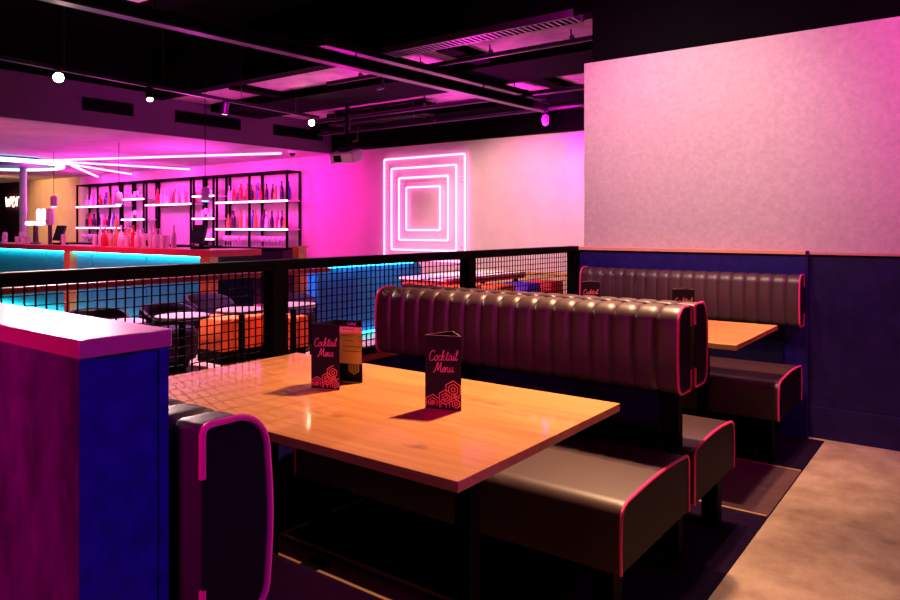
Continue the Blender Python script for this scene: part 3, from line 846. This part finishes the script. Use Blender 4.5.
# ceiling strips and ring light over the bar
for i, (a, b, lab) in enumerate((((-12.6, 5.4), (-8.45, 7.05), 'nearest pink light strip fanning across bar ceiling, ending at the right'),
                                 ((-12.55, 5.55), (-12.2, 7.95), 'second pink light strip on bar ceiling, running to the racks'),
                                 ((-12.72, 5.80), (-14.3, 7.95), 'third pink light strip on bar ceiling, left of the second'),
                                 ((-13.15, 6.2), (-15.6, 7.9), 'leftmost pink light strip on bar ceiling'))):
    d = Vector((b[0] - a[0], b[1] - a[1])); n_ = Vector((-d.y, d.x)).normalized() * 0.02
    o = thing('light_strip', lab, 'light strip', (a[0], a[1], 2.40), 'pink strips on the bar ceiling')
    def strip(z0, z1, w):
        q = [(a[0] + n_.x * w, a[1] + n_.y * w), (a[0] - n_.x * w, a[1] - n_.y * w), (b[0] - n_.x * w, b[1] - n_.y * w), (b[0] + n_.x * w, b[1] + n_.y * w)]
        return MB().add([(x, y, z0) for x, y in q] + [(x, y, z1) for x, y in q], [(0, 1, 2, 3), (7, 6, 5, 4), (0, 4, 5, 1), (1, 5, 6, 2), (2, 6, 7, 3), (3, 7, 4, 0)])
    strip(2.39, 2.405, 1.0).build('channel', M['white_plastic'], o)
    strip(2.365, 2.39, 0.9).build('diffuser', E['strip'], o)
rg = thing('ceiling_ring_light', 'large oval ring light with blue centre on the bar ceiling at far left', 'ceiling light', (-13.7, 5.0, 2.43))
cx, cy, rx = -13.75, 5.05, 1.15
MB().tube([(cx + rx * math.cos(a * PI / 24), cy + rx * math.sin(a * PI / 24), 2.36) for a in range(48)], 0.035, 8, closed=True).build('light_tube', E['ring'], rg)
MB().lathe([(rx - 0.06, 0), (rx - 0.02, 0.02), (rx - 0.02, 0.07)], cx, cy, 2.36, 48).build('centre_disc', mat('deep_blue_panel', (0.0, 0.03, 0.12, 1), 0.4), rg)

# script sign at the far left, column
sg = thing('script_sign', 'glowing warm script sign on the dark wall at the left edge', 'sign', (-20.3, 7.97, 1.8))
def loop_line(pts, sc, x0, z0):
    return [(x0 + x * sc, 7.95, z0 + y * sc) for x, y in catmull(pts, 5)]
MB().tube(loop_line([(0, 1.0), (0.2, 0.1), (0.5, 0.8), (0.75, 0.1), (1.1, 1.0), (1.4, 0.5), (1.9, 0.75), (1.7, 1.0), (1.4, 0.6), (1.6, 0.05), (2.1, 0.3), (2.4, 0.95), (2.4, 0.1), (2.5, 0.8), (3.0, 0.95)], 0.27, -20.45, 1.78), 0.015, 6).build('lettering', E['sign'], sg)
struct('column', MB().lathe([(0.06, 0), (0.06, 2.43)], -14.3, 5.85, 0, 16), M['white_wall'])

# ------------------------------------------------------------------ ceiling services
def seg_tube(name, label, cat, a, b, r, m='black_steel', group=None):
    o = MB().tube([a, b], r, 10).build(name, M[m], None, loc=a)
    return tag(o, label, cat, group)

# main hanging linear tray
tr = thing('lighting_trunking', 'long dark trunking hung across the ceiling with pink-edged sides', 'trunking', (-4.25, 4.6, 2.6))
def along(a, b, w, z0, z1, off=0.0):
    d = Vector((b[0] - a[0], b[1] - a[1])).normalized(); n_ = Vector((d.y, -d.x))
    q = []
    for p_ in (a, b):
        for s_ in (-w / 2 + off, w / 2 + off):
            q.append((p_[0] + n_.x * s_, p_[1] + n_.y * s_))
    vs = [(x, y, z0) for x, y in q] + [(x, y, z1) for x, y in q]
    return MB().add(vs, [(0, 1, 3, 2), (4, 6, 7, 5), (0, 4, 5, 1), (2, 3, 7, 6), (0, 2, 6, 4), (1, 5, 7, 3)])
A_, B_ = (-4.42, 1.4), (-4.06, 7.28)
TM = mat('dark_trunking_metal', (0.022, 0.014, 0.028, 1), 0.35, 0.5)
along(A_, B_, 0.09, 2.60, 2.615).build('bottom_flange', TM, tr)
along(A_, B_, 0.06, 2.615, 2.69).build('body', M['black_steel'], tr)
along(A_, B_, 0.09, 2.69, 2.70).build('top_flange', TM, tr)
along((-4.26, 4.0), B_, 0.12, 2.74, 2.80, -0.05).build('upper_duct', TM, tr)
for f in (0.2, 0.5, 0.8):
    x = A_[0] + (B_[0] - A_[0]) * f; y = A_[1] + (B_[1] - A_[1]) * f
    MB().tube([(x, y, 2.70), (x, y, 3.5)], 0.006, 6).build('hanger_rod', M['black_steel'], tr)

# track with spotlights
tk = thing('spotlight_track', 'thin black lighting track hung in front of the bar bulkhead', 'track', (-6.3, 3.7, 2.6))
along((-6.15, 1.2), (-6.55, 6.05), 0.035, 2.60, 2.635).build('rail_body', TM, tk)
for f in (0.35, 0.55, 0.75, 0.92):
    x = -6.15 - 0.4 * f; y = 1.2 + 4.85 * f
    MB().tube([(x, y, 2.635), (x, y, 3.5)], 0.004, 6).build('hanger_rod', M['grey_steel'], tk)

def spot_head(label, p, d, lit, r=0.035, L=0.13, stem=0.06):
    p = Vector(p); d = Vector(d).normalized()
    root = thing('track_spotlight', label, 'spotlight', p, 'spotlights on the ceiling tracks')
    MB().tube([p, p + Vector((0, 0, -stem))], 0.008, 6).build('stem', M['black_steel'], root)
    c = p + Vector((0, 0, -stem))
    a = c - d * L * 0.45; b = c + d * L * 0.55
    MB().tube([a, b], r, 14).build('barrel', TM, root)
    MB().tube([b + d * 0.0005, b + d * 0.004], r * 0.8, 14).build('lens', lit, root)
    return b + d * 0.02
dcam = lambda p: (Vector((0, 0, 1.27)) - Vector(p))
def on_track(y):
    f = (y - 1.2) / 4.85
    return (-6.15 - 0.4 * f, y, 2.60)
pA = on_track(2.85)
spot_head('dazzling white spotlight on the track at upper left', pA, dcam(pA), E['lens'], r=0.05)
spot_head('small tilted spotlight on the track, right of the dazzling one', on_track(3.72), (0.45, -0.25, -0.8), E['lens_soft'])
spot_head('unlit-looking black spotlight on the track, third along', on_track(4.62), (-0.3, 0.1, -0.9), E['lens_soft'])
pB = on_track(5.92)
spot_head('bright warm spotlight at the far end of the track', pB, dcam(pB) + Vector((0.3, 0.8, -0.3)), E['lens'], r=0.045)

# ceiling raft corner at the top left
rf = MB().box(-5.16, -3.6, 1.2, 2.79, 2.90, 2.95).build('ceiling_raft', M['white_wall'], None, loc=(-4.4, 2.0, 2.9))
tag(rf, 'pale square ceiling raft cut by the top edge of the picture', 'ceiling panel')

# cable ladder, pipes and ducts
cl = thing('cable_ladder', 'perforated cable ladder hung under the ceiling right of the trunking', 'cable tray', (-3.3, 4.6, 2.75))
for y in (4.52, 4.68):
    MB().box(-4.10, -2.3, y - 0.008, y + 0.008, 2.745, 2.80).build('side_rail', M['grey_steel'], cl)
mb = MB()
for i in range(36): mb.box(-4.08 + 0.05 * i, -4.06 + 0.05 * i, 4.52, 4.68, 2.745, 2.755)
mb.build('rungs', M['grey_steel'], cl)
for i, (y, z, x0, x1, r, lab) in enumerate(((5.30, 2.80, -5.6, -2.4, 0.022, 'thin sprinkler pipe crossing under the raw slab, nearest of three'),
                                            (6.85, 2.74, -7.6, -2.4, 0.025, 'sprinkler pipe crossing under the raw slab, middle of three'),
                                            (7.30, 2.64, -7.9, -2.4, 0.022, 'sprinkler pipe crossing under the raw slab, farthest of three'))):
    o = thing('ceiling_pipe', lab, 'pipe', (x0, y, z), 'pipes under the raw slab')
    MB().tube([(x0, y, z), (x1, y, z)], r, 10).build('run', TM, o)
    for f in (0.15, 0.4, 0.65, 0.9):
        x = x0 + (x1 - x0) * f
        MB().tube([(x, y, z), (x, y, 2.9)], 0.006, 6).build('hanger', M['black_steel'], o)
        MB().tube([(x, y, z + r + 0.004), (x + 0.02, y, z + r + 0.004)], r + 0.006, 10).build('clamp', M['grey_steel'], o)
    MB().tube([(x0 + 0.8, y, z), (x0 + 0.8, y, z - 0.14), (x0 + 0.8, y - 0.1, z - 0.17)], 0.012, 6).build('drop_leg', M['grey_steel'], o)
dk = thing('air_duct', 'black air duct under the raw slab above the neon sign', 'duct', (-6.4, 7.1, 2.7))
MB().box(-7.4, -5.6, 6.98, 7.2, 2.70, 2.86, 0.01, 1).build('duct_body', M['black_steel'], dk)
for x in (-7.2, -6.5, -5.8): MB().box(x - 0.012, x + 0.012, 6.965, 7.215, 2.688, 2.872).build('flange', TM, dk)

for i, (ya, yb) in enumerate(((4.0, 4.61), (5.17, 6.165), (6.74, 7.7))):
    v = thing('air_vent', 'dark slot air vent in the bulkhead above the bar, %s from the left' % ORD[i + 1], 'vent', (-8.24, (ya + yb) / 2, 2.62), 'vents in the bulkhead')
    MB().box(-8.248, -8.236, ya, yb, 2.61, 2.76).build('frame', M['black_steel'], v)
    mb = MB()
    for j in range(4): mb.box(-8.236, -8.226, ya + 0.02, yb - 0.02, 2.63 + 0.033 * j, 2.641 + 0.033 * j)
    mb.build('louvre', M['black_matt'], v)

# projector on a pole
pj = thing('projector', 'white projector hung from the ceiling left of the neon sign', 'projector', (-6.45, 6.41, 2.1))
PRm = Matrix.Translation((-6.42, 6.41, 2.16)) @ Matrix.Rotation(math.radians(12), 4, 'Z') @ Matrix.Rotation(math.radians(16), 4, 'X')
def tb(x0, x1, y0, y1, z0, z1, bev=0.0):
    mb = MB().box(x0, x1, y0, y1, z0, z1, bev, 2); mb.v = [tuple(PRm @ Vector(p)) for p in mb.v]; return mb
tb(-0.17, 0.17, -0.13, 0.13, -0.07, 0.07, 0.015).build('case', M['pendant_shade'], pj)
tb(-0.15, 0.15, -0.137, -0.128, -0.055, 0.055).build('front_plate', M['white_plastic'], pj)
tb(-0.11, 0.0, -0.142, -0.134, -0.045, 0.04).build('lens_window', M['screen'], pj)
MB().tube([(-6.42, 6.41, 2.22), (-6.42, 6.41, 2.80)], 0.018, 8).build('pole', M['black_steel'], pj)
tb(-0.07, 0.07, -0.06, 0.06, 0.07, 0.10).build('bracket', M['black_steel'], pj)

sd = thing('smoke_detector', 'small white sensor hanging under the far end of the trunking', 'sensor', (-4.05, 7.15, 2.50))
MB().lathe([(0.015, 0), (0.035, 0.02), (0.042, 0.08), (0.03, 0.12)], -4.02, 7.2, 2.43, 16).build('dome', M['white_plastic'], sd)
MB().tube([(-4.02, 7.2, 2.55), (-4.03, 7.2, 2.60)], 0.012, 8).build('stem', M['black_steel'], sd)
cc = thing('ceiling_dome_camera', 'white dome camera at the edge of the bar ceiling', 'camera', (-8.46, 7.28, 2.4))
MB().lathe([(0.01, 0), (0.035, 0.015), (0.05, 0.05)], -8.46, 7.28, 2.35, 16).build('dome', M['screen'], cc)
MB().lathe([(0.06, 0), (0.065, 0.03)], -8.46, 7.28, 2.40, 16).build('housing', M['white_plastic'], cc)

# ------------------------------------------------------------------ lights
W = bpy.data.worlds.new('World'); S.world = W
W.use_nodes = True
W.node_tree.nodes['Background'].inputs[0].default_value = (0.30, 0.05, 0.30, 1)
W.node_tree.nodes['Background'].inputs[1].default_value = 0.012

def spot(name, loc, target, power, col, cone=60, blend=0.6, rad=0.05):
    l = bpy.data.lights.new(name, 'SPOT')
    l.energy = power; l.color = col; l.spot_size = math.radians(cone); l.spot_blend = blend; l.shadow_soft_size = rad
    o = bpy.data.objects.new(name, l); C.objects.link(o)
    o.location = loc
    o.rotation_euler = (Vector(target) - Vector(loc)).to_track_quat('-Z', 'Y').to_euler()
    return o
WARM = (1.0, 0.56, 0.30)
MAG = (1.0, 0.0, 0.60)
VIO = (0.45, 0.0, 1.0)
spot('spot_table', (-1.15, 3.25, 3.2), (-1.45, 1.75, 0.7), 500, WARM, 52, 0.8, 0.03)
spot('spot_table_far', (-1.1, 3.3, 3.2), (-1.3, 3.9, 0.5), 400, WARM, 44, 0.8, 0.04)
spot('spot_wall', (-1.6, 2.9, 3.1), (-1.65, 4.78, 1.85), 215, (1.0, 0.72, 0.64), 66, 1.0, 0.06)
spot('spot_wall_fill', (-0.9, 2.6, 3.1), (-1.1, 4.78, 1.5), 105, (1.0, 0.58, 0.68), 84, 1.0, 0.06)
spot('bar_counter_wash', (-9.2, 5.15, 2.33), (-9.2, 5.2, 1.0), 110, (1.0, 0.30, 0.75), 110, 1.0, 0.1)  # added light without a fitting, lifts the bottle cluster
spot('raft_wash', (-4.6, 2.2, 2.1), (-4.9, 2.4, 2.9), 26, (1.0, 0.2, 0.65), 120, 1.0, 0.1)  # added source in mid-air, brightens the raft underside
spot('spot_floor', (-0.92, 3.1, 3.2), (-0.05, 3.3, 0.0), 230, (1.0, 0.66, 0.42), 66, 0.8, 0.05)
spot('spot_seat', (-1.2, 3.1, 3.2), (-1.25, 2.35, 0.5), 480, WARM, 50, 0.8, 0.05)
spot('wash_right', (1.0, 3.6, 2.9), (0.1, 4.78, 2.4), 250, MAG, 120, 1.0, 0.15)
spot('wash_near', (-1.3, -2.2, 2.3), (-1.7, 0.5, 0.9), 330, (1.0, 0.0, 0.5), 44, 1.0, 0.2)
spot('wash_left_wall', (-2.1, 3.7, 2.9), (-2.4, 4.78, 2.3), 50, MAG, 110, 1.0, 0.1)
spot('wash_aisle', (2.2, 2.6, 2.7), (-0.9, 2.6, 0.5), 55, MAG, 60, 1.0, 0.1)  # added light from the aisle side so the piping shows
spot('wash_violet', (1.8, 0.5, 2.7), (-1.0, 0.62, 0.75), 210, VIO, 36, 1.0, 0.15)
spot('spot_back_wall', (-4.6, 5.0, 2.5), (-4.75, 8.0, 0.35), 460, (1.0, 0.62, 0.47), 80, 0.5, 0.05)
spot('wash_back', (-8.5, 6.7, 2.2), (-8.4, 8.0, 1.5), 120, (1.0, 0.0, 0.52), 120, 0.9, 0.1)
spot('wash_back_top', (-3.9, 6.9, 2.6), (-4.0, 8.0, 2.3), 170, MAG, 110, 1.0, 0.1)
spot('up_wash', (-4.6, 6.6, 1.7), (-4.5, 6.3, 3.0), 260, MAG, 150, 1.0, 0.1)  # unseen emitter added below the raw slab to light it
spot('up_wash_left', (-6.6, 6.6, 1.5), (-6.5, 6.2, 3.0), 100, MAG, 150, 1.0, 0.1)  # dimmer unseen emitter added for the left part of the slab
spot('bar_front_wash', (-9.0, 2.2, 2.2), (-9.3, 4.9, 0.9), 420, (1.0, 0.10, 0.32), 110, 1.0, 0.1)  # added front light for the counter's otherwise dark edge
spot('wash_bulkhead', (-6.2, 4.4, 2.4), (-8.25, 5.0, 2.7), 34, (1.0, 0.0, 0.8), 130, 1.0, 0.1)
spot('spot_track', (pA[0] + 0.09, pA[1] - 0.04, pA[2] - 0.09), (-1.0, 1.0, 0.9), 700, (1.0, 0.66, 0.62), 40, 0.8, 0.012)
spot('spot_bar_floor', (-6.3, 3.72, 2.5), (-5.2, 4.1, 0), 1700, (1.0, 0.42, 0.74), 100, 0.6, 0.04)
spot('spot_tan_wall', (-17.9, 6.0, 2.3), (-17.9, 8.0, 1.6), 260, WARM, 90, 0.8, 0.05)
for x in (-15.0, -12.3, -10.0):
    spot('bar_wash', (x, 6.5, 2.32), (x, 8.0, 1.5), 260, (1.0, 0.03, 0.56), 150, 1.0, 0.2)
    spot('bar_ceiling_wash', (x + 0.6, 6.2, 1.6), (x + 0.6, 5.6, 2.43), 120, (1.0, 0.05, 0.75), 160, 1.0, 0.2)  # added upward light, makes the bar ceiling brighter

S.view_settings.view_transform = 'Standard'
S.view_settings.look = 'None'
S.view_settings.exposure = 0.0
S.view_settings.gamma = 1.0
S.view_settings.use_curve_mapping = False
